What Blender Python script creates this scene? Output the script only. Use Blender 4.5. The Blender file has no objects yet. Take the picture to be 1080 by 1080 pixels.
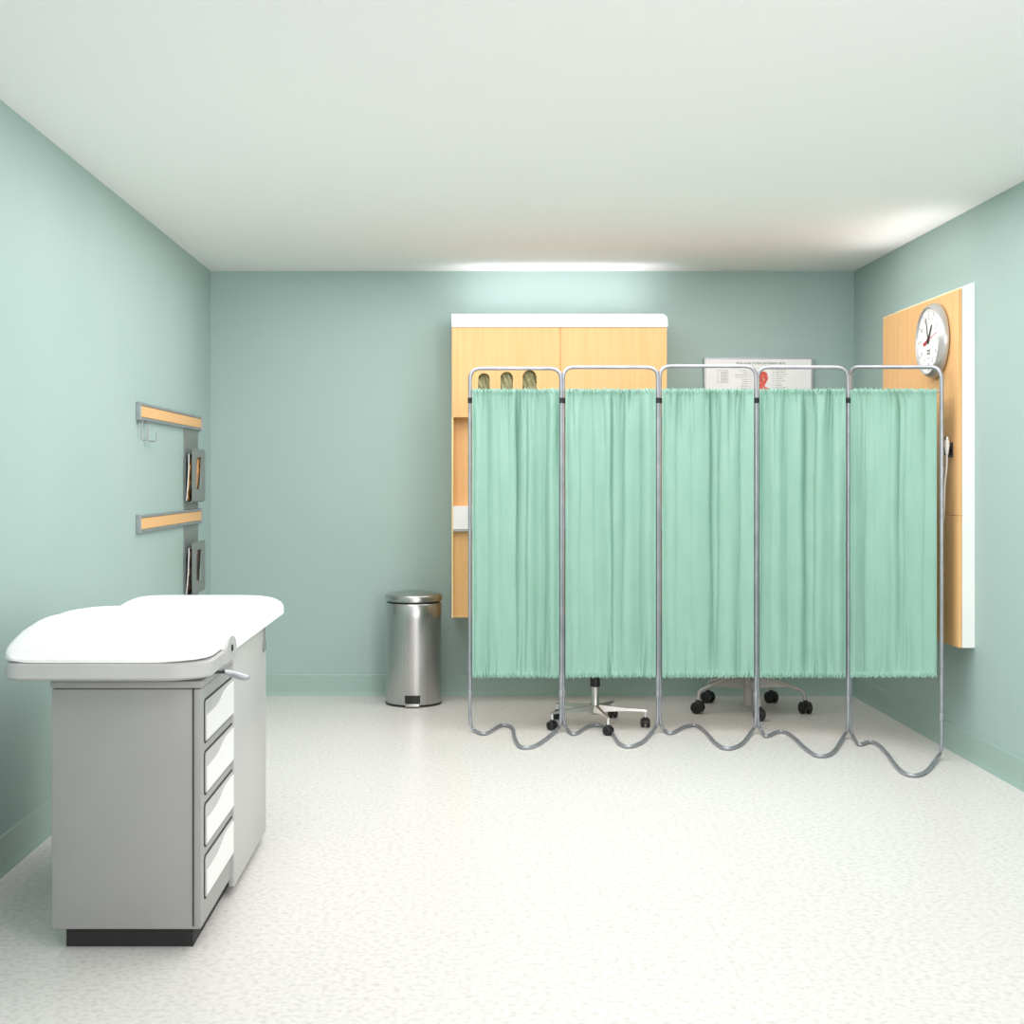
import bpy, bmesh, math, random
from mathutils import Vector, Matrix
random.seed(4)
PI = math.pi
S = bpy.context.scene
C = S.collection
F = 1400.0; VX = 490.0; VY = 505.0; H = 1.3          # measured vanishing point and lens

def W(px, py, d):
    """pixel + distance -> place in the room"""
    return Vector(((px-VX)*d/F, d, H-(py-VY)*d/F))
def X(px, d): return (px-VX)*d/F
def Z(py, d): return H-(py-VY)*d/F

# ------------------------------------------------------------------ materials
def lin(c):
    c = c/255.0
    return c/12.92 if c <= .04045 else ((c+.055)/1.055)**2.4
def rgb(r, g, b): return (lin(r), lin(g), lin(b), 1)

def mat(name, col, rough=.5, metal=0.0, noise=None, bump=None, spec=.5, trans=None):
    m = bpy.data.materials.new(name); m.use_nodes = True
    nt = m.node_tree; N = nt.nodes; L = nt.links
    b = N['Principled BSDF']
    b.inputs['Base Color'].default_value = col
    b.inputs['Roughness'].default_value = rough
    b.inputs['Metallic'].default_value = metal
    b.inputs['Specular IOR Level'].default_value = spec
    tc = N.new('ShaderNodeTexCoord')
    if noise:                                        # (scale xyz, second colour, detail, lo, hi)
        sc, c2, det, lo, hi = noise
        mp = N.new('ShaderNodeMapping'); mp.inputs['Scale'].default_value = sc
        nz = N.new('ShaderNodeTexNoise'); nz.inputs['Scale'].default_value = 1; nz.inputs['Detail'].default_value = det
        mr = N.new('ShaderNodeMapRange'); mr.inputs['From Min'].default_value = lo; mr.inputs['From Max'].default_value = hi
        mx = N.new('ShaderNodeMix'); mx.data_type = 'RGBA'
        mx.inputs['A'].default_value = col; mx.inputs['B'].default_value = c2
        L.new(tc.outputs['Object'], mp.inputs['Vector']); L.new(mp.outputs[0], nz.inputs['Vector'])
        L.new(nz.outputs['Fac'], mr.inputs['Value']); L.new(mr.outputs[0], mx.inputs['Factor'])
        L.new(mx.outputs['Result'], b.inputs['Base Color'])
    if bump:                                         # (scale xyz, strength, distance)
        sc, st, di = bump
        mp = N.new('ShaderNodeMapping'); mp.inputs['Scale'].default_value = sc
        nz = N.new('ShaderNodeTexNoise'); nz.inputs['Scale'].default_value = 1; nz.inputs['Detail'].default_value = 4
        bp = N.new('ShaderNodeBump'); bp.inputs['Strength'].default_value = st; bp.inputs['Distance'].default_value = di
        L.new(tc.outputs['Object'], mp.inputs['Vector']); L.new(mp.outputs[0], nz.inputs['Vector'])
        L.new(nz.outputs['Fac'], bp.inputs['Height']); L.new(bp.outputs[0], b.inputs['Normal'])
    if trans:
        out = N['Material Output']
        tr = N.new('ShaderNodeBsdfTranslucent'); tr.inputs['Color'].default_value = trans[0]
        ms = N.new('ShaderNodeMixShader'); ms.inputs['Fac'].default_value = trans[1]
        L.new(b.outputs[0], ms.inputs[1]); L.new(tr.outputs[0], ms.inputs[2]); L.new(ms.outputs[0], out.inputs['Surface'])
    return m

M = dict(
    wall=mat('wall_paint', rgb(166,191,186), .55, noise=((1.3,1.3,1.3), rgb(169,193,188), 2, .35, .65), bump=((90,90,90), .05, .002), spec=.3),
    ceil=mat('ceiling_paint', rgb(250,250,248), .8, bump=((60,60,60), .05, .002)),
    base=mat('baseboard_vinyl', rgb(161,188,180), .4, noise=((2,2,2), rgb(164,190,182), 2, .3, .7)),
    floor=mat('floor_vinyl', rgb(229,226,222), .32, noise=((55,55,55), rgb(204,200,196), 5, .45, .75), bump=((200,200,200), .03, .001), spec=.35),
    wood=mat('maple_laminate', rgb(241,193,134), .45, noise=((60,60,2.2), rgb(233,183,120), 4, .35, .72), spec=.35),
    wood_edge=mat('maple_edge', rgb(255,232,178), .5, noise=((60,60,3), rgb(248,220,160), 3, .3, .7)),
    white=mat('white_laminate', rgb(252,252,250), .4, noise=((3,3,3), rgb(250,250,249), 2, .3, .7)),
    lightgrey=mat('light_grey_edge', rgb(205,202,198), .4, noise=((9,9,9), rgb(200,198,195), 2, .3, .7)),
    pad=mat('white_pad_cover', rgb(253,253,252), .8, noise=((30,30,30), rgb(248,248,248), 3, .4, .7), bump=((45,45,45), .45, .006), spec=.2),
    tgrey=mat('table_grey_enamel', rgb(162,162,160), .38, noise=((6,6,6), rgb(159,159,157), 2, .3, .7)),
    tgrey2=mat('table_shell_plastic', rgb(192,192,190), .35, noise=((6,6,6), rgb(189,189,188), 2, .3, .7)),
    twhite=mat('drawer_white', rgb(246,246,245), .35, noise=((6,6,6), rgb(243,243,242), 2, .3, .7)),
    gap=mat('dark_gap', rgb(45,45,45), .7, noise=((20,20,20), rgb(38,38,38), 2, .3, .7)),
    steel=mat('brushed_steel', rgb(196,196,194), .30, 1.0, noise=((120,120,1.5), rgb(182,182,181), 3, .3, .7)),
    tube=mat('galvanised_tube', rgb(178,181,188), .34, .65, noise=((14,14,14), rgb(160,164,171), 3, .35, .7), bump=((140,140,140), .1, .0006)),
    alu=mat('satin_aluminium', rgb(176,180,184), .42, .7, noise=((9,9,60), rgb(166,170,174), 3, .3, .7)),
    rackgrey=mat('grey_powder_coat', rgb(140,146,144), .5, .2, noise=((9,9,9), rgb(134,140,138), 2, .3, .7)),
    chrome=mat('polished_chrome', rgb(196,193,188), .34, 1.0, noise=((9,9,9), rgb(208,206,202), 2, .3, .7)),
    chairgrey=mat('pale_grey_chair_base', rgb(196,193,188), .35, .35, noise=((9,9,9), rgb(188,185,181), 2, .3, .7)),
    black=mat('black_plastic', rgb(30,30,31), .4, noise=((30,30,30), rgb(24,24,25), 2, .3, .7)),
    blackfab=mat('black_upholstery', rgb(46,48,50), .85, noise=((90,90,90), rgb(38,40,42), 3, .3, .7), bump=((220,220,220), .3, .001)),
    cloth=mat('mint_cloth', rgb(160,201,186), .62, noise=((14,14,5), rgb(152,195,178), 3, .35, .7), bump=((24,24,12), .4, .006), spec=.3, trans=(rgb(170,222,203), .12)),
    khaki=mat('khaki_crumpled_sheet', rgb(190,188,148), .6, noise=((22,22,22), rgb(162,160,120), 5, .4, .65), bump=((30,30,30), .5, .01)),
    paper=mat('white_paper', rgb(250,250,250), .55, noise=((5,5,5), rgb(247,247,247), 2, .3, .7)),
    ink=mat('grey_ink', rgb(110,110,112), .6, noise=((5,5,5), rgb(100,100,102), 2, .3, .7)),
    inkdark=mat('dark_ink', rgb(45,45,48), .6, noise=((5,5,5), rgb(38,38,40), 2, .3, .7)),
    muscle=mat('red_print', rgb(226,92,78), .6, noise=((70,70,70), rgb(240,150,132), 4, .45, .62)),
    muscle_dark=mat('dark_red_print', rgb(176,58,50), .6, noise=((70,70,70), rgb(195,80,70), 4, .4, .6)),
    red=mat('clock_red', rgb(196,28,58), .4, noise=((5,5,5), rgb(188,24,52), 2, .3, .7)),
    clockrim=mat('clock_silver_rim', rgb(196,197,196), .32, .6, noise=((5,5,5), rgb(190,191,190), 2, .3, .7)),
    magorange=mat('magazine_cover_orange', rgb(238,170,96), .35, noise=((28,28,14), rgb(40,30,28), 2, .46, .54)),
    magdark=mat('magazine_cover_brown', rgb(64,44,36), .35, noise=((26,26,16), rgb(208,176,140), 2, .55, .63)),
)

# ------------------------------------------------------------------ mesh helpers
class B:
    """a bmesh that collects shapes; build() links it as ONE mesh object"""
    def __init__(s): s.bm = bmesh.new()
    def box(s, a, b, bev=0.0, seg=2):
        a = Vector(a); b = Vector(b)
        t = bmesh.new()
        bmesh.ops.create_cube(t, size=1)
        for v in t.verts:
            v.co = Vector(((a.x+b.x)/2+v.co.x*abs(b.x-a.x), (a.y+b.y)/2+v.co.y*abs(b.y-a.y), (a.z+b.z)/2+v.co.z*abs(b.z-a.z)))
        if bev: bmesh.ops.bevel(t, geom=list(t.edges), offset=bev, segments=seg, profile=.5, affect='EDGES')
        s.add(t); return s
    def add(s, t, mx=None):
        me = bpy.data.meshes.new('tmp'); t.to_mesh(me); t.free()
        if mx is not None: me.transform(mx)
        s.bm.from_mesh(me); bpy.data.meshes.remove(me)
    def addmesh(s, me, mx=None):
        if mx is not None: me.transform(mx)
        s.bm.from_mesh(me); bpy.data.meshes.remove(me); return s
    def tube(s, pts, r, n=10, cap=True, flat=1.0):
        pts = [Vector(p) for p in pts]
        rs = r if isinstance(r, (list, tuple)) else [r]*len(pts)
        rings = []; up = None
        for i, p in enumerate(pts):
            t = (pts[min(i+1, len(pts)-1)]-pts[max(i-1, 0)]).normalized()
            if up is None:
                up = Vector((0,0,1)) if abs(t.z) < .9 else Vector((1,0,0))
            up = (up-t*up.dot(t)).normalized()
            sd = t.cross(up)
            rings.append([s.bm.verts.new(p+(sd*math.cos(2*PI*k/n)+up*math.sin(2*PI*k/n)*flat)*rs[i]) for k in range(n)])
        for i in range(len(rings)-1):
            for k in range(n):
                s.bm.faces.new((rings[i][k], rings[i][(k+1)%n], rings[i+1][(k+1)%n], rings[i+1][k]))
        if cap:
            s.bm.faces.new(rings[0][::-1]); s.bm.faces.new(rings[-1])
        return s
    def lathe(s, prof, c=(0,0,0), n=48, axis='Z'):
        c = Vector(c); rings = []
        for r, h in prof:
            ring = []
            for k in range(n):
                a = 2*PI*k/n
                if axis == 'Z': p = Vector((r*math.cos(a), r*math.sin(a), h))
                elif axis == 'Y': p = Vector((r*math.cos(a), h, r*math.sin(a)))
                else: p = Vector((h, r*math.cos(a), r*math.sin(a)))
                ring.append(s.bm.verts.new(c+p))
            rings.append(ring)
        for i in range(len(rings)-1):
            for k in range(n):
                s.bm.faces.new((rings[i][k], rings[i][(k+1)%n], rings[i+1][(k+1)%n], rings[i+1][k]))
        s.bm.faces.new(rings[0][::-1]); s.bm.faces.new(rings[-1])
        return s
    def poly(s, pts, depth_vec):
        """flat polygon pushed along depth_vec"""
        dv = Vector(depth_vec)
        a = [s.bm.verts.new(Vector(p)) for p in pts]; b = [s.bm.verts.new(Vector(p)+dv) for p in pts]
        n = len(pts)
        s.bm.faces.new(a); s.bm.faces.new(b[::-1])
        for k in range(n): s.bm.faces.new((a[k], b[k], b[(k+1)%n], a[(k+1)%n]))
        return s
    def build(s, name, m, parent=None, smooth=None, local=False):
        bmesh.ops.recalc_face_normals(s.bm, faces=s.bm.faces)
        me = bpy.data.meshes.new(name); s.bm.to_mesh(me); s.bm.free()
        me.materials.append(m)
        o = bpy.data.objects.new(name, me); C.objects.link(o)
        if smooth is not None:
            me.set_sharp_from_angle(angle=math.radians(smooth))
            for p in me.polygons: p.use_smooth = True
        if parent is not None:
            o.parent = parent
            if not local:
                base = parent
                while base.parent: base = base.parent
                me.transform(Matrix.Translation(-base.location))
        return o

def tag(o, label=None, cat=None, group=None, kind=None):
    if label: o['label'] = label
    if cat: o['category'] = cat
    if group: o['group'] = group
    if kind: o['kind'] = kind
    return o
def thing(name, loc, label, cat, group=None):
    o = bpy.data.objects.new(name, None); o.empty_display_size = .1; C.objects.link(o)
    o.location = loc
    return tag(o, label, cat, group)
def struct(name, b, m, smooth=None): return tag(b.build(name, m, smooth=smooth), kind='structure')
def copy_tree(o, parent=None):
    c = o.copy(); C.objects.link(c)
    if parent: c.parent = parent
    for ch in list(o.children): copy_tree(ch, c)
    return c

def curve_mesh(loops, depth, bevel=0.0):
    """2D outlines (first outer, rest holes) -> solid plate; local XY, centred on z"""
    cu = bpy.data.curves.new('c', 'CURVE'); cu.dimensions = '2D'; cu.fill_mode = 'BOTH'
    cu.extrude = depth/2; cu.bevel_depth = bevel; cu.bevel_resolution = 2
    for lp in loops:
        sp = cu.splines.new('POLY'); sp.points.add(len(lp)-1)
        for i, (x, y) in enumerate(lp): sp.points[i].co = (x, y, 0, 1)
        sp.use_cyclic_u = True
    o = bpy.data.objects.new('c', cu); C.objects.link(o)
    dg = bpy.context.evaluated_depsgraph_get(); dg.update()
    me = bpy.data.meshes.new_from_object(o.evaluated_get(dg))
    bpy.data.objects.remove(o); bpy.data.curves.remove(cu)
    return me
def text_mesh(txt, size, ext=.0003):
    cu = bpy.data.curves.new('t', 'FONT'); cu.body = txt; cu.size = size; cu.extrude = ext
    cu.align_x = 'CENTER'; cu.align_y = 'CENTER'; cu.resolution_u = 3
    o = bpy.data.objects.new('t', cu); C.objects.link(o)
    dg = bpy.context.evaluated_depsgraph_get(); dg.update()
    me = bpy.data.meshes.new_from_object(o.evaluated_get(dg))
    bpy.data.objects.remove(o); bpy.data.curves.remove(cu)
    return me
UP = Matrix.Rotation(PI/2, 4, 'X')                       # local XY plate -> stands in XZ, facing -Y
def rrect(x0, y0, x1, y1, r, n=6):
    pts = []
    for cx, cy, a0 in ((x1-r, y1-r, 0), (x0+r, y1-r, 90), (x0+r, y0+r, 180), (x1-r, y0+r, 270)):
        for k in range(n+1):
            a = math.radians(a0+90*k/n); pts.append((cx+r*math.cos(a), cy+r*math.sin(a)))
    return pts
def smoothpath(pts, sub=8):
    """Catmull-Rom through the points"""
    P = [Vector(p) for p in pts]; out = []
    for i in range(len(P)-1):
        p0 = P[max(i-1,0)]; p1 = P[i]; p2 = P[i+1]; p3 = P[min(i+2,len(P)-1)]
        for k in range(sub):
            t = k/sub
            out.append(.5*((2*p1)+(p2-p0)*t+(2*p0-5*p1+4*p2-p3)*t*t+(3*p1-p0-3*p2+p3)*t**3))
    out.append(P[-1]); return out
def fillet(pts, r, n=6):
    P = [Vector(p) for p in pts]; out = [P[0]]
    rr = r if isinstance(r, (list, tuple)) else [r]*len(P)
    for i in range(1, len(P)-1):
        a = P[i-1]-P[i]; b = P[i+1]-P[i]
        q = min(rr[i], a.length*.48, b.length*.48)
        s = P[i]+a.normalized()*q; e = P[i]+b.normalized()*q
        for k in range(n+1):
            t = k/n; out.append(s*(1-t)**2+P[i]*2*t*(1-t)+e*t*t)
    out.append(P[-1]); return out

# ------------------------------------------------------------------ the room
XL = X(222, 7.96); XR = X(901, 7.96); YB = 7.96; YF = -1.0; ZC = Z(286, 7.96)
struct('floor', B().box((XL-.1, YF, -.1), (XR+.1, YB+.1, 0)), M['floor'])
struct('ceiling', B().box((XL-.1, YF, ZC), (XR+.1, YB+.1, ZC+.1)), M['ceil'])
struct('wall_back', B().box((XL-.1, YB, 0), (XR+.1, YB+.1, ZC)), M['wall'])
struct('wall_left', B().box((XL-.1, YF, 0), (XL, YB, ZC)), M['wall'])
struct('wall_right', B().box((XR, YF, 0), (XR+.1, YB, ZC)), M['wall'])
def skirting(name, p0, p1, nrm):
    # profile: (out from wall, height)
    prof = [(0,0), (.016,0), (.014,.006), (.0075,.02), (.006,.03), (.006,.122), (.003,.129), (0,.129)]
    b = B(); n = Vector(nrm)
    a = [b.bm.verts.new(Vector(p0)+n*o+Vector((0,0,h))) for o, h in prof]
    c = [b.bm.verts.new(Vector(p1)+n*o+Vector((0,0,h))) for o, h in prof]
    k = len(prof)
    b.bm.faces.new(a); b.bm.faces.new(c[::-1])
    for i in range(k): b.bm.faces.new((a[i], a[(i+1)%k], c[(i+1)%k], c[i]))
    struct(name, b, M['base'], smooth=20)
skirting('baseboard_back', (XL, YB, 0), (XR, YB, 0), (0,-1,0))
skirting('baseboard_left', (XL, YF, 0), (XL, YB, 0), (1,0,0))
skirting('baseboard_right', (XR, YF, 0), (XR, YB, 0), (-1,0,0))

# ------------------------------------------------------------------ back wall unit
df = 7.62
x0 = X(476.5, df); x1 = X(703.5, df); xm = X(591, df)
cab = thing('wall_cabinet', ((x0+x1)/2, YB, .5), 'tall pale maple wall cabinet with a white top, behind the mint screen', 'cabinet')
zt = Z(345, df); zlip = Z(341, df); ztb = Z(331, YB); zdb = Z(440, df); zs0 = Z(534, df); zs1 = Z(560.5, df); zb = Z(651, df+.03)
b = B()                                                   # carcass: side panels, divider, recess back, bottom
b.box((x0, df+.022, zb), (x0+.012, YB, zt)); b.box((x1-.012, df+.022, zb), (x1, YB, zt))
b.box((x0+.012, 7.86, zb), (x1-.012, YB, zt)); b.box((x0+.012, 7.70, zs0), (x1-.012, 7.858, zdb))
b.box((x0+.012, df+.022, zdb), (x1-.012, 7.86, zdb+.018))
b.box((x0+.012, df+.022, zb), (x1-.012, 7.86, zb+.018))
b.box((xm-.009, df+.022, zdb+.018), (xm+.009, 7.86, zt))
b.build('carcass', M['wood'], cab)
b = B().box((x0, df, zb), (x0+.008, df+.022, zdb))
b.build('edge_strip', M['wood_edge'], cab)
# white top: sloping slab whose right end is rounded
prof = [(x0, df-.004), (x1+.003, df-.004)]
b = B()
e = .012
a = [(x0-e*0, df-.006, zt), (x0, df-.006, zlip), (x0, YB, ztb), (x0, YB, zt)]
zc1 = Z(331, df-.006); rc = .036
pts = [(x0, df-.006, zlip+.0008), (x1+.003, df-.006, zlip+.0008)]+[(x1+.003-rc+rc*math.cos(PI/2*k/8), df-.006, zc1-rc+rc*math.sin(PI/2*k/8)) for k in range(9)]+[(x0, df-.006, zc1)]
b.poly(pts, (0, YB-df+.006, 0)).box((x0, df-.006, zt), (x1+.003, YB, zlip-.0008)).box((x0+.004, df, zlip-.001), (x1-.002, YB, zlip+.001))
b.build('top_panel', M['white'], cab)
# left door with three rounded slots
slots = [(504.3, 516.5, 393.5), (527.8, 541.0, 392.0), (551.2, 566.0, 390.3)]
def slot_loop(pa, pb, pt):
    xa = X(pa, df); xb = X(pb, df); r = (xb-xa)/2; top = Z(pt, df); bot = Z(431, df)
    pts = []
    for k in range(13): pts.append(((xa+xb)/2+r*math.cos(PI*k/12), top-r+r*math.sin(PI*k/12)))
    for k in range(13): pts.append(((xa+xb)/2-r*math.cos(PI*k/12), bot+r-r*math.sin(PI*k/12)))
    return pts
me = curve_mesh([[(x0+.001, zdb), (xm-.0012, zdb), (xm-.0012, zt-.001), (x0+.001, zt-.001)]]+[slot_loop(*s) for s in slots], .02)
b = B().addmesh(me, Matrix.Translation((0, df+.01, 0)) @ UP); b.build('door', M['wood'], cab)
B().box((xm+.0012, df, zdb), (x1-.001, df+.02, zt-.001), .0012).build('door', M['wood'], cab)
# white fold-down tray and lower wooden flap
B().box((x0+.008, df, zs1+.012), (x1, 7.858, zs0), .002).build('drawer', M['white'], cab)
B().box((x0+.008, df+.004, zs1), (x1, 7.858, zs1+.011)).build('drawer_rail', M['lightgrey'], cab)
fl = B()
cx, cz, rr = X(497, df+.03), Z(602, df+.03), .058
me = curve_mesh([[(x0+.008, zb), (x1, zb), (x1, zs1-.004), (x0+.008, zs1-.004)], [(cx+rr*math.cos(2*PI*k/32), cz+rr*math.sin(2*PI*k/32)) for k in range(32)]], .018)
fl.addmesh(me, Matrix.Translation((0, df+.039, 0)) @ UP); flap = fl.build('lower_panel', M['wood'], cab)
# dished finger recess
b = B().lathe([(rr, df+.032), (rr*.92, df+.036), (rr*.75, df+.046), (rr*.4, df+.054), (.004, df+.056), (.004, df+.062), (rr, df+.062)], (cx, 0, cz), 40, 'Y')
b.build('finger_recess', M['wood'], flap, smooth=40)
# crumpled sheets seen through the slots (each a thing)
for i, (s, word) in enumerate(zip(slots, ('left', 'middle', 'right'))):
    xa = X(s[0], df)-.012; xb = X(s[1], df)+.012
    t = bmesh.new(); nx, nz = 14, 40
    g = [[t.verts.new((xa+(xb-xa)*a_/nx, df+.036+random.uniform(-.004,.004)+.01*math.sin(a_*1.3+c_*.5+i), zdb+.019+(Z(s[2],df)+.02-zdb-.019)*c_/nz)) for c_ in range(nz+1)] for a_ in range(nx+1)]
    for a_ in range(nx):
        for c_ in range(nz): t.faces.new((g[a_][c_], g[a_+1][c_], g[a_+1][c_+1], g[a_][c_+1]))
    r_ = bmesh.ops.extrude_face_region(t, geom=list(t.faces))
    for v in r_['geom']:
        if isinstance(v, bmesh.types.BMVert): v.co.y = df+.12
    bb = B(); bb.add(t)
    o = bb.build('glove_packet', M['khaki'], smooth=60)
    size = ('smallest and leftmost', 'middle one', 'largest and rightmost')[i]
    tag(o, f'khaki crumpled glove packet behind the cabinet door slots, {size} of the three', 'glove packet', 'glove packets behind the door slots')

# ------------------------------------------------------------------ right wall unit
Xf = 2.263; dn = 6.08; dfar = 7.18
u0 = Z(683.3, dn); ut = Z(304, dn); utw = Z(297, dn); useam = Z(543.7, X(1010,1)*0+Xf*F/(1008-VX))
un = thing('wall_panel_unit', (XR, (dn+dfar)/2, u0), 'flat maple faced wall unit with a white end, on the right wall under the clock', 'cabinet')
b = B().poly([(Xf+.016, dn+.004, u0), (XR, dn+.004, u0), (XR, dn+.004, utw), (Xf+.016, dn+.004, ut)], (0, dfar-dn-.004, 0)); b.build('body', M['white'], un)
b = B().poly([(Xf+.016, dn, u0), (XR, dn, u0), (XR, dn, utw), (Xf+.016, dn, ut)], (0, .004, 0)); b.build('end_panel', M['white'], un)
B().box((Xf, dn, u0), (Xf+.015, dfar, useam-.001), .001).build('door', M['wood'], un)
B().box((Xf, dn, useam+.001), (Xf+.015, dfar, ut-.006), .001).build('door', M['wood'], un)
B().box((Xf, dn, ut-.006), (Xf+.016, dfar, ut), .0006).build('top_edge', M['wood_edge'], un)

# small black holder with a hanging white instrument on the right unit
dd = Xf*F/(1003-VX)
zc_ = Z(475, dd)
hb = thing('wall_bracket', (Xf, dd, zc_), 'small black bracket fixed to the maple wall unit beside the screen edge', 'bracket')
B().box((Xf-.006, dd-.028, zc_-.032), (Xf, dd+.028, zc_+.036), .002).build('back_plate', M['black'], hb)
B().box((Xf-.03, dd-.012, zc_-.022), (Xf-.006, dd+.012, zc_+.02), .004).build('clamp', M['black'], hb)
hs = thing('otoscope', (Xf-.03, dd+.02, zc_), 'white handheld instrument with thin cord hanging from the small black bracket', 'medical instrument')
ox, oy = Xf-.030, dd-.030
b = B().tube([(ox, oy, zc_+.05), (ox, oy, zc_+.02), (ox, oy, zc_-.02)], [.011, .012, .006], 12); b.build('head', M['twhite'], hs, 40)
B().lathe([(.004, zc_+.045), (.013, zc_+.048), (.013, zc_+.062), (.006, zc_+.065)], (ox, oy, 0), 14).build('cap', M['chrome'], hs, 40)
B().tube(smoothpath([(ox, oy, zc_-.02), (ox+.002, oy+.01, zc_-.08), (ox+.001, oy+.03, zc_-.16), (ox+.005, oy+.05, zc_-.26), (ox+.01, oy+.08, zc_-.34), (ox+.01, oy+.11, zc_-.26), (ox+.015, oy+.12, zc_-.16), (ox+.03, oy+.12, zc_-.08)]), .0045, 8).build('cord', M['twhite'], hs, 40)

# ------------------------------------------------------------------ clock (built facing -Y, turned to face -X)
ck = thing('wall_clock', (Xf, 6.36, Z(359, 6.34)), 'round silver rimmed wall clock with white dial, on the maple unit', 'clock')
ck.rotation_euler = (0, 0, -PI/2)
R0 = .178; RF = .160
b = B().lathe([(R0-.012, 0), (R0, -.006), (R0+.001, -.016), (R0-.004, -.032), (RF+.004, -.047), (RF+.001, -.050), (RF-.003, -.049), (RF-.006, -.042), (RF-.006, -.02), (RF-.02, -.01)], (0,0,0), 96, 'Y')
b.build('rim', M['clockrim'], ck, 50, local=True)
dial = B().lathe([(RF-.0065, -.0205), (RF-.0065, -.040)], (0,0,0), 96, 'Y').build('dial', M['paper'], ck, 40, local=True)
def facing(x, z, y, rot=0): return Matrix.Translation((x, y, z)) @ UP @ Matrix.Rotation(rot, 4, 'Z')
b = B()
for k in range(60):
    a = 2*PI*k/60; big = k % 5 == 0
    me = curve_mesh([[(-.0022 if big else -.0007, .130 if big else .138), (.0022 if big else .0007, .130 if big else .138), (.0022 if big else .0007, .147), (-.0022 if big else -.0007, .147)]], .0006)
    b.addmesh(me, facing(0, 0, -.0404, -a))
b.build('minute_marks', M['inkdark'], dial, local=True)
for k in range(1, 13):
    a = 2*PI*k/12
    B().addmesh(text_mesh(str(k), .030), facing(.112*math.sin(a), .112*math.cos(a), -.0404)).build('numeral', M['ink'], dial, local=True)
b = B()                                                   # small printed mark and line below the centre (too small to read)
for i in range(2):
    for j in range(3): b.box((-.022+j*.016, -.0407, -.052-i*.014), (-.010+j*.016, -.0401, -.042-i*.014))
b.box((-.022, -.0407, -.085), (.024, -.0401, -.082))
b.build('printed_mark', M['ink'], dial, local=True)
def hand(name, m, ang, pts, y):
    me = curve_mesh([pts], .0012); b = B().addmesh(me, facing(0, 0, y, -math.radians(ang))); return b.build(name, m, ck, local=True)
hand('hour_hand', M['black'], 33, [(-.009,-.014),(.009,-.014),(.0065,.085),(-.0065,.085)], -.0420)
hand('minute_hand', M['black'], 344, [(-.0045,-.015),(.0045,-.015),(.0025,.118),(-.0025,.118)], -.0435)
hand('second_hand', M['red'], 76, [(-.007,-.062),(.007,-.062),(.0065,-.012),(.0016,0),(.0013,.125),(-.0013,.125),(-.0016,0),(-.0065,-.012)], -.0450)
B().lathe([(.009,-.040),(.009,-.047),(.004,-.048)], (0,0,0), 24, 'Y').build('centre_cap', M['black'], ck, 40, local=True)

# ------------------------------------------------------------------ anatomical chart
dc = 7.925
p0x, p1x = X(744.5, dc), X(855.5, dc); pzt = Z(379, dc); pzb = pzt-.90
ch = thing('anatomy_chart', ((p0x+p1x)/2, YB, pzb), 'white framed anatomy chart with a red figure, on the back wall behind the screen', 'poster')
fw = .010
b = B(); me = curve_mesh([[(p0x-fw, pzb-fw), (p1x+fw, pzb-fw), (p1x+fw, pzt+fw), (p0x-fw, pzt+fw)], [(p0x, pzb), (p1x, pzb), (p1x, pzt), (p0x, pzt)]], .034)
b.addmesh(me, Matrix.Translation((0, YB-.0185, 0)) @ UP); b.build('frame', M['alu'], ch)
sheet = B().box((p0x, dc, pzb), (p1x, YB-.002, pzt)).build('sheet', M['paper'], ch)
yy = dc-.0006
pcx = X(802.5, dc)
B().addmesh(text_mesh('MUSCULAR SYSTEM (ANTERIOR VIEW)', .0172), Matrix.Translation((pcx, yy, Z(383.3, dc))) @ UP).build('title', M['inkdark'], sheet)
b = B()
random.seed(9)
def textline(xa, xb, z, h=.0022):
    x = xa
    while x < xb:
        w = random.uniform(.006, .018); b.box((x, yy-.0002, z), (min(x+w, xb), dc, z+h)); x += w+.003
for i in range(34):
    z = Z(391, dc)-i*.0115*1.6*.72
    L_ = random.uniform(.03, .085)
    textline(pcx-.075-L_, pcx-.078, z)
    L_ = random.uniform(.03, .085)
    textline(pcx+.09, pcx+.09+L_, z+.004)
    b.box((pcx-.074, yy-.0002, z), (pcx-.055, dc, z+.0009)); b.box((pcx+.065, yy-.0002, z+.005), (pcx+.086, dc, z+.0059))
bx0, bx1, bz0, bz1 = X(757, dc), X(768, dc), Z(403.5, dc), Z(390.5, dc)
for (q0, q1) in (((bx0, bz0), (bx1, bz0+.0012)), ((bx0, bz1-.0012), (bx1, bz1)), ((bx0, bz0), (bx0+.0012, bz1)), ((bx1-.0012, bz0), (bx1, bz1))):
    b.box((q0[0], yy-.0002, q0[1]), (q1[0], dc, q1[1]))
for i in range(8): textline(bx0+.018, bx1-.006, bz1-.011-i*.008)
b.build('captions', M['ink'], sheet)
# printed figure: head, neck, torso, arms and legs as one flat print
def sym(pts): return [(x, z) for x, z in pts]+[(-x, z) for x, z in reversed(pts)]
hz = Z(391.5, dc)
half = [(0.0,0), (.020,-.002), (.032,-.012), (.036,-.030), (.036,-.034), (.039,-.036), (.038,-.050), (.033,-.054), (.026,-.072), (.019,-.080), (.019,-.092), (.035,-.100), (.075,-.112), (.09,-.135),
        (.098,-.20), (.108,-.27), (.118,-.33), (.126,-.37), (.115,-.375), (.098,-.335), (.086,-.27), (.072,-.20), (.066,-.17), (.060,-.23), (.055,-.28), (.064,-.34), (.066,-.42), (.058,-.50), (.050,-.56), (.052,-.62), (.040,-.70), (.042,-.735), (.016,-.738), (.020,-.70), (.018,-.60), (.018,-.54), (.012,-.44), (.004,-.36)]
figx = X(803.3, dc)
me = curve_mesh([sym(half)], .0004)
B().addmesh(me, Matrix.Translation((figx, yy, hz)) @ UP).build('figure_print', M['muscle'], sheet)
b = B()
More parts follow.
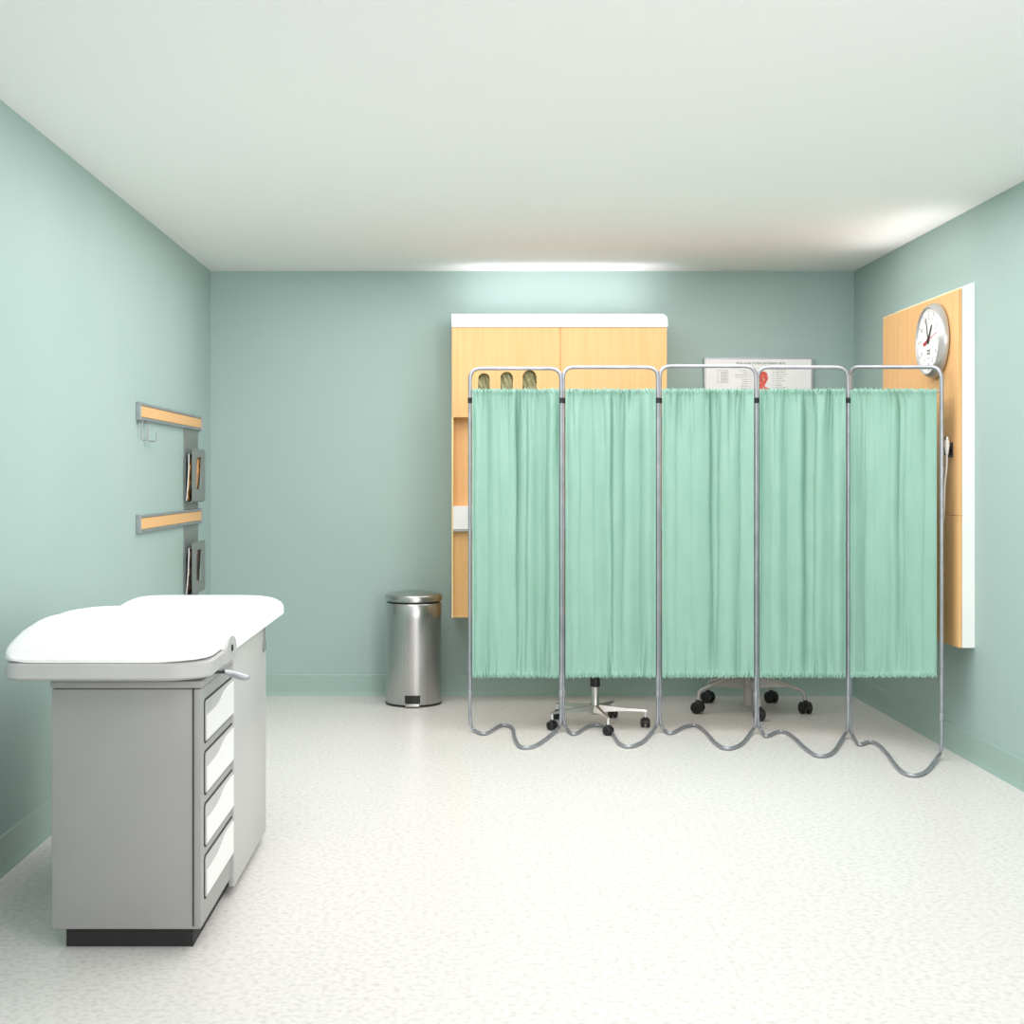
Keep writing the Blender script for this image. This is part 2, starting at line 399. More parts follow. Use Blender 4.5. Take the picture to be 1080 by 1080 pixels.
for (ex, ez, ew, eh) in ((-.012,-.036,.007,.004), (.012,-.036,.007,.004), (0,-.048,.004,.009), (0,-.064,.010,.003), (-.026,-.045,.003,.012), (.026,-.045,.003,.012), (0,-.012,.012,.002)):
    me = curve_mesh([[(ex+ew*math.cos(2*PI*k/12), ez+eh*math.sin(2*PI*k/12)) for k in range(12)]], .0004)
    b.addmesh(me, Matrix.Translation((figx, yy-.0005, hz)) @ UP)
b.build('face_print', M['muscle_dark'], sheet)

# ------------------------------------------------------------------ left wall: rails, hooks, magazine racks
def rail(ztop, zbot, name_label):
    ya, yb_ = 6.15, 7.60
    r = thing('wall_rail', (XL, (ya+yb_)/2, zbot), name_label, 'wall rail', 'rails on the left wall')
    xo = -1.508
    h = ztop-zbot
    b = B().poly([(XL, ya+.012, zbot), (xo+.004, ya+.012, zbot), (xo+.004, ya+.012, zbot+.012), (xo-.004, ya+.012, zbot+.014), (xo-.004, ya+.012, ztop-.014), (xo+.004, ya+.012, ztop-.012), (xo+.004, ya+.012, ztop), (XL, ya+.012, ztop)], (0, yb_-ya-.024, 0))
    b.build('profile', M['alu'], r)
    B().box((xo-.0045, ya+.012, zbot+.0145), (xo+.0015, yb_-.012, ztop-.0145)).build('wood_insert', M['wood'], r)
    B().box((XL, ya, zbot-.003), (xo+.008, ya+.012, ztop+.003), .002).build('end_cap', M['alu'], r)
    B().box((XL, yb_-.012, zbot-.003), (xo+.008, yb_, ztop+.003), .002).build('end_cap', M['alu'], r)
    return r
rail(1.655, 1.576, 'upper grey wall rail with maple strip, with hooks hanging below it')
rail(1.130, 1.050, 'lower grey wall rail with maple strip, between the two magazine racks')
def hook(y, lab, turned):
    h = thing('wall_hook', (XL, y, 1.48), lab, 'hook', 'hooks under the upper rail')
    x_ = -1.506; zt_ = 1.573
    if turned: p = [(x_, y, zt_), (x_, y, zt_-.08), (x_+.006, y+.01, zt_-.092), (x_+.012, y+.10, zt_-.092), (x_+.014, y+.12, zt_-.08), (x_+.014, y+.12, zt_-.05)]
    else: p = [(x_, y, zt_), (x_, y, zt_-.075), (x_+.004, y, zt_-.09), (x_+.016, y, zt_-.094), (x_+.026, y, zt_-.085), (x_+.028, y, zt_-.06)]
    B().tube(smoothpath(p, 5), .0035, 8).build('wire', M['alu'], h, 60)
    B().box((x_-.008, y-.012, zt_-.012), (x_+.006, y+.012, zt_+.0), .001).build('clip', M['rackgrey'], h)
hook(6.19, 'leftmost thin metal hook under the upper wall rail', False)
hook(6.31, 'second thin metal hook under the upper wall rail, with its end turned sideways', True)

def rack(ztop, zbot_plate, pz0, pz1, lab, maglab, covm):
    ya, yb_ = 7.19, 7.54
    r = thing('magazine_rack', (XL, (ya+yb_)/2, zbot_plate), lab, 'magazine rack', 'magazine racks on the left wall')
    B().box((XL, ya+.005, zbot_plate), (-1.517, yb_+.02, ztop), .001).build('back_plate', M['rackgrey'], r)
    xi, xo = -1.5165, -1.473; t = .004
    # U-bent pocket: short back leg, round bottom
    rad = (xo-xi)/2; cxx = (xo+xi)/2; zc = pz0+rad
    outer = [(xi, pz0+.24)]+[(cxx-rad*math.cos(PI*k/10), zc-rad*math.sin(PI*k/10)) for k in range(11)]
    inner = [(cxx-(rad-t)*math.cos(PI*k/10), zc-(rad-t)*math.sin(PI*k/10)) for k in range(11)][::-1]+[(xi+t, pz0+.24)]
    b = B().poly([(x, ya, z) for x, z in outer+inner], (0, yb_-ya, 0)); b.build('pocket_bottom', M['rackgrey'], r, 30)
    # front plate with rounded corners and long slot
    me = curve_mesh([rrect(ya, pz0+rad-.012, yb_, pz1, .025), rrect(ya+.105, pz0+.072, yb_-.105, pz1-.046, .02)], t)
    mx = Matrix(((0,0,1,xo-t/2),(1,0,0,0),(0,1,0,0),(0,0,0,1)))
    B().addmesh(me, mx).build('front_plate', M['rackgrey'], r)
    # magazine standing inside, leaning and bowed
    mg = bmesh.new(); n = 14; L0 = pz0+.012; L1 = pz1-.03
    def sheet_(off, w):
        return [(xi+.006+off+.013*math.sin(PI*k/n*.5), L0+(L1-L0)*k/n) for k in range(n+1)]
    a_ = sheet_(.004, 0); c_ = sheet_(.010, 0)
    m_ = thing('magazine', (cxx, (ya+yb_)/2, L0), maglab, 'magazine', 'magazines in the wall racks')
    B().poly([(x, ya-.012, z) for x, z in a_+c_[::-1]], (0, .29, 0)).build('pages', M['paper'], m_, 30)
    a2 = [(x+.0064, z) for x, z in a_]; c2 = [(x+.0085, z) for x, z in a_]
    a3 = [(x+.0001, z) for x, z in c_]
    B().poly([(x, ya-.014, z) for x, z in a2+c2[::-1]], (0, .294, 0)).build('cover', covm, m_, 30)
rack(1.576, 1.130, Z(530.5, 7.19), Z(473, 7.19), 'upper grey magazine rack with slotted front, below the upper rail', 'magazine with orange and dark cover in the upper wall rack', M['magorange'])
rack(1.050, .60, Z(629, 7.19), Z(572.5, 7.19), 'lower grey magazine rack, half hidden by the white examination table', 'magazine with dark brown cover in the lower wall rack', M['magdark'])

# ------------------------------------------------------------------ pedal bin
bc = Vector((X(436.2, 7.70), 7.70, 0)); br = .163
bn = thing('pedal_bin', bc, 'brushed steel pedal bin standing on the floor against the back wall', 'bin')
hb_ = .585
b = B().lathe([(br-.012, .004), (br-.003, .006), (br-.002, .02), (br-.002, .5), (br-.002, hb_-.006), (br-.006, hb_), (br-.02, hb_)], bc, 96); b.build('body', M['steel'], bn, 40)
B().lathe([(br-.004, 0), (br, .002), (br, .012), (br-.004, .014)], bc, 64).build('base_ring', M['black'], bn, 40)
B().lathe([(br-.012, hb_-.002), (br-.008, hb_+.012)], bc, 64).build('seal', M['black'], bn, 40)
B().lathe([(br-.006, hb_+.010), (br+.001, hb_+.012), (br+.002, hb_+.040), (br-.002, hb_+.047), (br-.02, hb_+.054), (br-.08, hb_+.064), (.01, hb_+.068)], bc, 96).build('lid', M['steel'], bn, 40)
# pedal: dark opening in the body and a chrome tread
aw = .044; b = B(); ring = []
n = 10
for (rad_, z_) in ((br-.006, .024), (br+.0008, .024), (br+.0008, .068), (br-.006, .068)):
    ring.append([b.bm.verts.new((bc.x+.0+rad_*math.sin(-aw/br+2*aw/br*k/n), bc.y-rad_*math.cos(-aw/br+2*aw/br*k/n), z_)) for k in range(n+1)])
for i in range(4):
    for k in range(n): b.bm.faces.new((ring[i][k], ring[i][k+1], ring[(i+1)%4][k+1], ring[(i+1)%4][k]))
b.bm.faces.new([ring[i][0] for i in range(4)]); b.bm.faces.new([ring[i][n] for i in range(4)][::-1])
b.build('pedal_opening', M['black'], bn)
B().box((bc.x-.040, bc.y-br-.022, .006), (bc.x+.040, bc.y-br+.004, .024), .004).build('pedal', M['chrome'], bn, 40)

# ------------------------------------------------------------------ folding screen
TR = .0095; dS = 6.80
scr = thing('folding_screen', (X(745, dS), dS, 0), 'five panel folding privacy screen with mint green curtains on tubular steel frames', 'privacy screen')
posts = [(495.7, 591.7), (593.9, 693.7), (695.8, 797.2), (799.2, 894.6), (896.6, 993.2)]
tops = [388.6, 387.4, 386.2, 387.4, 387.2]
# bulge points of each foot: (px, py) on the floor
feet = [[(512,773), (528,764.5), (540,766.5), (543,778), (550,787), (566,785)],
        [(606,774), (620,766), (634,764.8), (645,772), (653,783), (664,786.5), (678,781)],
        [(708,772.5), (722,765.5), (735,764), (745,771.5), (755,782), (767,787.3), (782,782)],
        [(808,774), (820,768.5), (829,768.8), (838,774), (850,784), (863,790.3), (878,786)],
        [(906,775.5), (916,770.8), (925,771), (934,776.5), (948,789), (961,791.6), (976,785)]]
# each post has its own distance: the last panel swings towards the viewer to clear the wall unit
PD = [6.80, 6.80, 6.79, 6.75, 6.62, 6.12]
PLEATS = []; GATHERS = []; SOFT = []
for sd in range(5):
    r_ = random.Random(57+sd); j = lambda q=.014: r_.uniform(-q, q)
    # long folds that run the whole way down: (place, half width left, right, depth, drift)
    PLEATS.append([(.035+j(), .018, .03, .007, .0), (.515+j(), .012, .045, .018, .015+j()), (.64+j(), .045, .014, .011, -.035), (.845+j(), .05, .018, .010, -.02+j()), (.30+j(), .05, .02, .005, .02), (.18+j(), .02, .05, .005, -.01)])
    GATHERS.append([(r_.uniform(.01, .99), r_.uniform(.006, .013), r_.uniform(.004, .009), r_.uniform(.06, .30), r_.uniform(-.10, .10), k % 3 == 0) for k in range(30)])
    SOFT.append([(r_.uniform(1.2, 5.0), r_.uniform(0, 6.28), r_.uniform(-.7, .7)) for _ in range(4)])
def fold(u, v, sd):
    """cloth displacement towards the viewer: long folds, short gathers at the hems, a ruffled rod pocket"""
    A = 0.0
    hem = math.exp(-v/.03)+math.exp(-(1-v)/.03)
    for f, ph, dr in SOFT[sd]: A += .0072*math.sin(2*PI*f*u+ph+dr*v)*(1-.3*min(1, hem))
    for c, wl_, wr_, dp, dr in PLEATS[sd]:
        x = u-c-dr*v
        k = abs(x)/(wl_ if x < 0 else wr_)
        if k < 5: A -= 2.2*dp*math.exp(-k)*(.75+.25*math.cos(3*v))*(1-.8*min(1, hem*1.2))
    for c, w, dp, ln, dr, low in GATHERS[sd]:
        q = (1-v) if low else v
        if q > ln*3: continue
        x = u-c-dr*q
        k = abs(x)/(w*(1+3.5*q/ln))
        if k < 4: A -= 1.7*dp*math.exp(-k)*math.exp(-(q/ln)**2)
    for q, s_ in ((v, 1), (1-v, 2)):                     # rod pocket
        if q < .05:
            g_ = math.exp(-((q-.010)/.008)**2)
            A += .004*g_+.0030*g_*math.sin(2*PI*31*u+sd*s_+2*math.sin(23*u+q*120))+.0022*g_*math.sin(2*PI*47*u+9*s_+q*160)
    return A
for i, ((pa, pb), tp, ft) in enumerate(zip(posts, tops, feet)):
    da, db = PD[i]+(.018 if i else 0), PD[i+1]
    A0 = Vector((X(pa, da), da, 0)); B0 = Vector((X(pb, db), db, 0))
    dirv = (B0-A0).normalized(); nrm = Vector((dirv.y, -dirv.x, 0))          # towards the viewer
    zA, zB = Z(tp, da), Z(tp, db)
    at = lambda u, z, off=0: Vector((A0.x+(B0.x-A0.x)*u+nrm.x*off, A0.y+(B0.y-A0.y)*u+nrm.y*off, z))
    fp = []
    for (qx, qy) in ft:
        u = (qx-pa)/(pb-pa); d_ = F*(H-TR)/(qy-VY)
        p_ = at(u, TR+.0005); dd_ = p_.y+(d_-6.82)
        fp.append(Vector((X(qx, dd_), dd_, TR+.0005)))
    R = .058
    top = fillet([at(0, .20), at(0, zA), at(1, zB), at(1, .20)], R, 8)
    frame = B().tube(top, TR, 12).build('panel_frame', M['tube'], scr, 60)
    e_ = .022/(B0-A0).length
    path = [at(0, .235), at(0, .20), at(0, .10), at(e_*.2, .045), at(e_, TR+.004)] + fp + [at(1-e_, TR+.006), at(1-e_*.2, .047), at(1, .10), at(1, .20), at(1, .235)]
    B().tube(smoothpath(path, 6), TR*.90, 12).build('foot_rail', M['tube'], scr, 60)
    for u, dq in ((0, da), (1, db)):
        p_ = at(u, 0); zj = Z(598, dq)
        B().lathe([(TR+.001, .186), (TR+.003, .188), (TR+.003, .214), (TR+.001, .216)], p_, 16).build('collar', M['alu'], frame, 40)
        B().lathe([(TR+.0003, zj-.004), (TR+.0014, zj-.003), (TR+.0014, zj+.003), (TR+.0003, zj+.004)], p_, 16).build('joint_ring', M['alu'], frame, 40)
    for py in (413, 711.5):
        B().tube([at(.02, Z(py, da+(db-da)*.02), -.012), at(.98, Z(py, da+(db-da)*.98), -.012)], .004, 8).build('curtain_rod', M['tube'], frame, 60)
    # cloth
    nu, nv = 300, 150
    e0 = (TR+.0015)/(B0-A0).length
    t = bmesh.new(); g = []
    rnd = random.Random(7*i)
    p1, p2, p3 = rnd.uniform(0, 6), rnd.uniform(0, 6), rnd.uniform(0, 6)
    for b_ in range(nv+1):
        v = b_/nv
        v = v-.11*math.sin(2*PI*v)                     # denser rows near the hems
        row = []
        for a_ in range(nu+1):
            u = a_/nu
            edge = min(1, min(u, 1-u)/.02)
            dq = da+(db-da)*u
            za, zb_ = Z(410.4, dq), Z(714, dq)
            z = za+(zb_-za)*v
            rag = .0035*math.sin(2*PI*27*u+p1)+.0025*math.sin(2*PI*41*u+p2)+.002*math.sin(2*PI*13*u+p3)
            z += rag*(math.exp(-v/.012)+math.exp(-(1-v)/.012))
            uu = e0+(1-2*e0)*u+.004*math.sin(2*PI*2*v+u*9+p1)*edge
            row.append(t.verts.new(at(uu, z, .020+fold(u, v, i)*edge)))
        g.append(row)
    for b_ in range(nv):
        for a_ in range(nu): t.faces.new((g[b_][a_], g[b_+1][a_], g[b_+1][a_+1], g[b_][a_+1]))
    bb = B(); bb.add(t)
    cl = bb.build('curtain', M['cloth'], scr, 180)
    so = cl.modifiers.new('thickness', 'SOLIDIFY'); so.thickness = .0012; so.offset = 0
# dark clips that join neighbouring posts
for k, (pa, pb) in enumerate([(495.7, None), (591.7, 593.9), (693.7, 695.8), (797.2, 799.2), (894.6, 896.6)]):
    dq = PD[k]; cz1, cz0 = Z(419.5, dq), Z(425.2, dq)
    qs = [q for q in (pa, pb) if q is not None]
    b = B()
    for n_, q in enumerate(qs):
        dz_ = dq+.018*n_
        b.lathe([(TR+.0002, cz0), (TR+.0022, cz0), (TR+.0022, cz1), (TR+.0002, cz1)], (X(q, dz_), dz_, 0), 16)
    b.build('hinge_clip', M['gap'], scr, 40)

# ------------------------------------------------------------------ chairs
def caster(c, rw, width, parent, yaw, stem_top, stemm, twin):
    """caster under point c (x, y); twin wheels, hood and stem"""
    b = B()
    mx = Matrix.Translation((c[0], c[1], rw)) @ Matrix.Rotation(yaw, 4, 'Z')
    for s in (-1, 1):
        t = B().lathe([(rw*.55, s*width*.12), (rw*.92, s*width*.14), (rw, s*width*.22), (rw, s*width*.42), (rw*.85, s*width*.5), (rw*.3, s*width*.5), (rw*.25, s*width*.44)], (0,0,0), 28, 'X')
        b.add(t.bm, mx)
    hd = []
    for k in range(9):
        a = math.radians(-10+k*25); hd.append((0, -math.cos(a)*rw*.98, math.sin(a)*rw*.98))
    hd = [Vector(p) for p in hd]+[Vector((0, 0, rw*.2))]
    t = B().poly([p+Vector((-width*.13, 0, 0)) for p in hd], (width*.26, 0, 0)); b.add(t.bm, mx)
    o = b.build('caster', M['black'], parent, 40)
    B().tube([(c[0], c[1], rw*1.6), (c[0], c[1], stem_top)], .0055, 10).build('stem', stemm, o, 40)
    B().lathe([(.012, 1.75*rw), (.012, 2.25*rw)], (c[0], c[1], 0), 14).build('collar', M['black'], o, 40)
    return o

# front chair: chrome five-star stool
c1 = Vector((X(627.6, 6.99), 6.99, 0))
st = thing('swivel_stool', c1, 'chrome five star swivel stool on small black castors, behind the second screen panel from left', 'stool')
B().lathe([(.018, .06), (.022, .066), (.024, .11), (.0205, .12), (.0205, .215), (.018, .217)], c1, 32).build('column', M['chrome'], st, 40)
B().lathe([(.022, .206), (.026, .208), (.026, .268), (.022, .270)], c1, 32).build('column_sleeve', M['black'], st, 40)
B().lathe([(.0145, .268), (.0145, .47)], c1, 24).build('gas_lift', M['chrome'], st, 40)
B().lathe([(.05, .458), (.13, .464), (.158, .476), (.166, .50), (.160, .525), (.14, .538), (.05, .542), (.01, .542)], c1+Vector((0, .012, 0)), 64).build('seat', M['blackfab'], st, 40)
for k in range(5):
    a = math.radians(-9+72*k); R_ = .262
    dx, dy = math.cos(a), math.sin(a); px_, py_ = -dy, dx
    b = B(); secs = []
    for (r_, w_, z0_, z1_) in ((.016, .015, .070, .112), (.06, .013, .078, .108), (.16, .010, .083, .099), (R_-.01, .008, .083, .094), (R_+.008, .006, .083, .091)):
        base = Vector((c1.x+dx*r_, c1.y+dy*r_, 0))
        q = Vector((px_, py_, 0))
        secs.append([b.bm.verts.new(p) for p in (base+q*w_+Vector((0,0,z0_)), base-q*w_+Vector((0,0,z0_)), base-q*w_*.7+Vector((0,0,z1_)), base+q*w_*.7+Vector((0,0,z1_)))])
    for i in range(len(secs)-1):
        for m_ in range(4): b.bm.faces.new((secs[i][m_], secs[i][(m_+1)%4], secs[i+1][(m_+1)%4], secs[i+1][m_]))
    b.bm.faces.new(secs[0]); b.bm.faces.new(secs[-1][::-1])
    leg = b.build('leg', M['chrome'], st, 30)
    caster((c1.x+dx*R_, c1.y+dy*R_), .0235, .046, leg, .25*k, .085, M['twhite'], True)

# rear chair: grey swept star base, seat and back hidden by the curtain
c2 = Vector((X(789, 7.45), 7.45, 0))
oc = thing('office_chair', c2, 'pale grey swivel chair with sloping tubular legs and black castors, behind the third screen panel', 'chair')
B().lathe([(.018, .022), (.024, .026), (.026, .045), (.026, .19), (.030, .20), (.030, .235), (.024, .24)], c2, 32).build('column', M['chairgrey'], oc, 40)
B().lathe([(.014, .235), (.014, .42)], c2, 24).build('gas_lift', M['black'], oc, 40)
b = B().box((c2.x-.215, c2.y-.20, .44), (c2.x+.215, c2.y+.20, .505), .03, 4); b.build('seat', M['blackfab'], oc, 40)
B().box((c2.x-.09, c2.y-.1, .41), (c2.x+.09, c2.y+.1, .442), .008).build('seat_plate', M['black'], oc, 40)
b = B(); bs = []
for k in range(13):
    z = .62+.42*k/12; ww = .19*math.sin(PI*(.18+.64*k/12))**.5
    bs.append([(c2.x+ww*q, c2.y+.215+.03*math.cos(q*1.3)-.02*math.sin(PI*k/12)-.03, z) for q in (-1,-.6,-.2,.2,.6,1)])
g1 = [[b.bm.verts.new(p) for p in r_] for r_ in bs]; g2 = [[b.bm.verts.new((p[0], p[1]+.035, p[2])) for p in r_] for r_ in bs]
for i in range(12):
    for k in range(5):
        b.bm.faces.new((g1[i][k], g1[i][k+1], g1[i+1][k+1], g1[i+1][k])); b.bm.faces.new((g2[i][k], g2[i+1][k], g2[i+1][k+1], g2[i][k+1]))
    for k in (0, 5): b.bm.faces.new((g1[i][k], g1[i+1][k], g2[i+1][k], g2[i][k]))
for i in (0, 12):
    for k in range(5): b.bm.faces.new((g1[i][k], g2[i][k], g2[i][k+1], g1[i][k+1]))
b.build('backrest', M['blackfab'], oc, 50)
B().tube(smoothpath([(c2.x, c2.y+.05, .425), (c2.x, c2.y+.21, .43), (c2.x, c2.y+.255, .50), (c2.x, c2.y+.255, .70)]), .014, 10).build('back_support', M['chairgrey'], oc, 60)
for k in range(5):
    a = math.radians(-19+72*k); R_ = .312
    dx, dy = math.cos(a), math.sin(a); q = Vector((-dy, dx, 0))
    P_ = lambda r_, z_: Vector((c2.x+dx*r_, c2.y+dy*r_, z_))
    b = B().tube(fillet([P_(.02, .222), P_(.06, .208), P_(R_-.006, .122), P_(R_, .075)], [0, .03, .03, 0], 6), .0095, 12)
    # thin web plate below the tube near the column
    b.poly([P_(.02, .205)+q*.004, P_(.24, .142)+q*.004, P_(.19, .142)+q*.004, P_(.02, .125)+q*.004], -q*.008)
    leg = b.build('leg', M['chairgrey'], oc, 40)
    caster((c2.x+dx*R_, c2.y+dy*R_), .0335, .062, leg, .15+.3*k, .09, M['chairgrey'], True)

# ------------------------------------------------------------------ examination table
tx0, tx1 = -1.137, -.725; ty0, ty1 = 3.65, 4.79
et = thing('examination_table', ((tx0+tx1)/2, (ty0+ty1)/2, 0), 'white padded examination table on a grey drawer base in the left foreground', 'examination table')
B().box((tx0, ty0, .06), (tx1, ty1, .722), .006).build('base_cabinet', M['tgrey'], et, 40)
B().box((tx0+.03, ty0+.04, 0), (tx1-.03, ty1-.03, .062)).build('plinth', M['gap'], et)
B().box((tx0-.003, ty0-.004, .724), (tx1+.003, ty1, .744), .004).build('base_top', M['tgrey'], et, 40)
B().box((tx0+.05, ty0+.06, .742), (tx1-.03, ty1-.03, .776)).build('pad_support', M['tgrey'], et)
B().box((X(203.5, ty0), ty0-.0035, .07), (X(203.5, ty0)+.0022, ty0+.004, .722)).build('seam', M['gap'], et)
B().box((X(205, ty0), ty0-.004, .07), (tx1+.0005, ty0+.006, .722), .0015).build('corner_post', M['tgrey'], et, 40)
# side plate, reaching up to the pad
B().box((tx1-.01, 4.13, .03), (tx1+.0085, ty1, .775), .003).build('side_plate', M['tgrey2'], et, 40)
# drawers on the right side
def side_plate(loop, x, th):
    return curve_mesh([loop], th), Matrix(((0,0,1,x),(1,0,0,0),(0,1,0,0),(0,0,0,1)))
for (z1_, z0_) in ((.686, .562), (.541, .417), (.396, .272), (.251, .127)):
    ya, yb_ = 3.692, 4.17
    me, mx = side_plate(rrect(ya, z0_, yb_, z1_, .014), tx1+.0006, .003)
    dr = B().addmesh(me, mx).build('drawer', M['gap'], et)
    me, mx = side_plate(rrect(ya+.006, z0_+.005, yb_-.006, z1_-.005, .012), tx1+.0025, .004)
    B().addmesh(me, mx).build('drawer_front', M['tgrey2'], dr, 40)
    # raised white panel with a swooping upper edge (grip)
    lo = z0_+.012; hi = z1_-.012; hh = hi-lo
    pts = [(ya+.018, lo), (yb_-.02, lo)]
    for k in range(15):
        t = 1-k/14
        s = 1/(1+math.exp(-(t-.52)*14))
        pts.append((ya+.018+(yb_-ya-.038)*t, lo+hh*(.66+.30*s)))
    me, mx = side_plate(pts, tx1+.0050, .004)
    B().addmesh(me, mx).build('drawer_panel', M['twhite'], dr, 40)
# pad shell (grey band under the cover) at the foot end
px0, px1 = X(6.0, 3.63), X(221, 3.66)
def shell_outline(inset, yend):
    x0_, x1_ = px0+inset, px1+.008-inset; y0_ = 3.575+inset; r0 = .055; r1 = .11
    pts = []
    for k in range(9):
        a = PI+PI/2*k/8; pts.append((x0_+r0+r0*math.cos(a), y0_+r0+r0*math.sin(a)))
    for k in range(11):
        a = 1.5*PI+PI/2*k/10; pts.append((x1_-r1+r1*math.cos(a), y0_+r1+r1*math.sin(a)))
    pts.append((x1_, yend)); pts.append((x0_, yend)); return pts
b = B(); o1 = shell_outline(0, 3.86); rings = []
for (ins, z) in ((.02, .752), (.006, .755), (0, .762), (0, .797), (.006, .803), (.03, .803)):
    ol = shell_outline(ins, 3.86)
    rings.append([b.bm.verts.new((x, y, z)) for x, y in ol])
n = len(o1)
for i in range(len(rings)-1):
    for k in range(n): b.bm.faces.new((rings[i][k], rings[i][(k+1)%n], rings[i+1][(k+1)%n], rings[i+1][k]))
b.bm.faces.new(rings[0]); b.bm.faces.new(rings[-1][::-1])
b.build('foot_end_shell', M['tgrey2'], et, 40)
# the cushion: superelliptic section swept along the table
PROF = [(3.585, .825), (3.60, .850), (3.64, .880), (3.70, .902), (3.80, .915), (3.95, .917), (4.10, .908), (4.25, .893), (4.40, .878), (4.55, .865), (4.66, .856), (4.74, .862), (4.82, .868), (4.90, .869), (4.98, .864), (5.06, .855), (5.12, .842), (5.155, .825), (5.165, .80)]
def zt_of(y):
    for (a, za_), (c, zc) in zip(PROF, PROF[1:]):
        if y <= c:
            t = (y-a)/(c-a); return za_+(zc-za_)*t
    return PROF[-1][1]
def half_out(y, side):
    r0 = .055 if side < 0 else .11
    x_ = 0
    if y < 3.575+r0: x_ = r0-math.sqrt(max(0, r0*r0-(3.575+r0-y)**2))
    if y > 5.165-.05: x_ = max(x_, .05-math.sqrt(max(0, .05**2-(y-5.115)**2)))
    return x_
b = B(); NU, NV = 72, 110; rows = []
for j_ in range(NV+1):
    y = 3.578+(5.165-3.578)*(.5-.5*math.cos(PI*j_/NV))
    ztop = zt_of(y)
    zbot = .804 if y < 3.84 else (.804-(.804-.774)*min(1, (y-3.84)/.03))
    xl = px0+half_out(y, -1)+.002; xr = px1+.006-half_out(y, 1)
    row = []
    for k in range(NU):
        a = 2*PI*k/NU
        cxx = (xl+xr)/2; hw = (xr-xl)/2
        co, si = math.cos(a), math.sin(a)
        if si >= 0:
            ex = (.42-.16*min(1,max(0,(y-4.4)/.3))) if co < 0 else .30
            xx = cxx+hw*math.copysign(abs(co)**ex, co)
            zz = zbot+.012+(ztop-zbot-.012)*abs(si)**(.62 if co < 0 else .5)
        else:
            xx = cxx+hw*math.copysign(abs(co)**.25, co); zz = zbot+.012-.012*abs(si)**.5
        row.append(b.bm.verts.new((xx, y, zz)))
    rows.append(row)
for j_ in range(NV):
    for k in range(NU): b.bm.faces.new((rows[j_][k], rows[j_][(k+1)%NU], rows[j_+1][(k+1)%NU], rows[j_+1][k]))
b.bm.faces.new(rows[0][::-1]); b.bm.faces.new(rows[-1])
b.build('mattress', M['pad'], et, 60)
# hinge cover on the side of the cushion
yh = 3.93; xh = px1+.006
pts = [(yh-.095, .765)]+[(yh-.085*math.cos(PI*k/12), .79+.045*math.sin(PI*k/12)) for k in range(13)]+[(yh+.095, .765)]
me, mx = side_plate(pts, xh, .016)
hg = B().addmesh(me, mx).build('hinge_cover', M['tgrey2'], et, 40)
B().lathe([(.010, 0), (.010, .011), (.007, .012)], (xh, yh, .80), 16, 'X').build('hinge_bolt', M['gap'], hg, 40)
# white flap of the cover hanging before the hinge
# release lever
p = [W(226.5, 708.5, 3.74), W(231, 708.8, 3.76), W(237, 708.3, 3.78)]
lv = B().tube(p, [.006, .0045, .006], 10).build('lever_rod', M['gap'], et, 40)
pts = smoothpath([W(236, 708.3, 3.78), W(244, 710.5, 3.79), W(253, 713.2, 3.79), W(260, 714.6, 3.79), W(263.5, 714.6, 3.79)], 6)
rs = [.006+.012*math.sin(PI*min(1, .08+.92*k/(len(pts)-1)))**.8 for k in range(len(pts))]; rs[-1] = .002
B().tube(pts, rs, 14, flat=.6).build('lever_handle', M['alu'], lv, 60)
# hand switch hanging near the head end
sx = tx1+.010
B().tube([(sx+.003, 4.73, .775), (sx+.003, 4.73, .72)], .003, 8).build('cable', M['rackgrey'], et, 40)
B().box((sx-.007, 4.705, .685), (sx+.005, 4.755, .725), .003).build('switch_box', M['rackgrey'], et, 40)

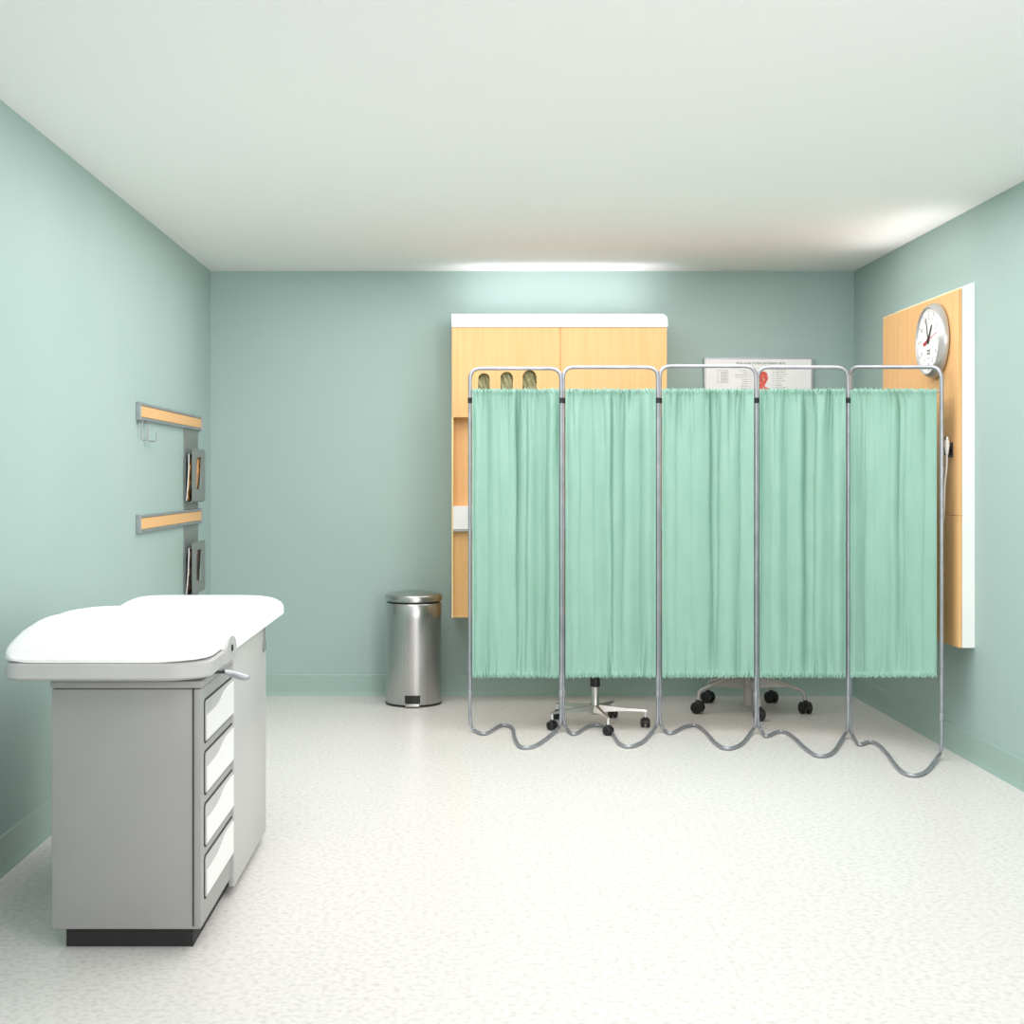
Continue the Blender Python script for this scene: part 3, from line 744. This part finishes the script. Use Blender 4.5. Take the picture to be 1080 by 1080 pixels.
# ------------------------------------------------------------------ light
def area(name, loc, rot, sx_, sy_, power, col=(1,1,1)):
    l = bpy.data.lights.new(name, 'AREA'); l.shape = 'RECTANGLE'; l.size = sx_; l.size_y = sy_; l.energy = power; l.color = col
    o = bpy.data.objects.new(name, l); C.objects.link(o); o.location = loc; o.rotation_euler = rot; return o
WARM = (1, .945, .962)
area('ceiling_fill', (.45, 5.65, ZC-.012), (0,0,0), 3.0, 3.4, 100, WARM)  # added fill below the ceiling, no fixture there; brightens the back wall and screen
area('ceiling_fill', (.3, 2.3, ZC-.02), (0,0,0), 2.6, 1.5, 26, WARM)  # second added overhead fill, out of view near the camera
sfill = area('side_fill', (2.15, .6, 1.75), (0,0,0), 1.6, 1.5, 52, WARM)  # added fill from the right, no window there; models the curtain folds
sfill.data.spread = math.radians(110)
sfill.rotation_euler = Vector((-.42, 1, .0)).to_track_quat('-Z', 'Y').to_euler()
area('front_fill', (.4, -.9, 1.3), (math.radians(100),0,0), 3.0, 1.6, 36, WARM)  # unseen soft fill added behind the camera for surfaces facing it
# uplights concealed on top of the two wall units
l = area('cabinet_uplight', ((x0+x1)/2, 7.74, ztb+.0), (PI-.5,0,0), 1.1, .1, 1.5, WARM); l.data.spread = math.radians(125)
l = area('unit_uplight', (2.28, (dn+dfar)/2, utw+.03), (PI,-.5,0), .05, 1.0, .9, WARM); l.data.spread = math.radians(125)

w = bpy.data.worlds.new('world'); S.world = w; w.use_nodes = True
w.node_tree.nodes['Background'].inputs['Color'].default_value = (1, .97, .98, 1)
w.node_tree.nodes['Background'].inputs['Strength'].default_value = .35

# ------------------------------------------------------------------ camera
cd = bpy.data.cameras.new('camera'); cam = bpy.data.objects.new('camera', cd); C.objects.link(cam)
cam.location = (0, 0, H); cam.rotation_euler = (PI/2, 0, 0)
cd.sensor_width = 36; cd.lens = 36*F/1080
cd.shift_x = (540-VX)/1080; cd.shift_y = -(540-VY)/1080
cd.clip_start = .05; cd.clip_end = 50
S.camera = cam
S.view_settings.view_transform = 'Standard'; S.view_settings.look = 'None'
S.view_settings.exposure = -.25; S.view_settings.gamma = 1
S.view_settings.use_curve_mapping = False
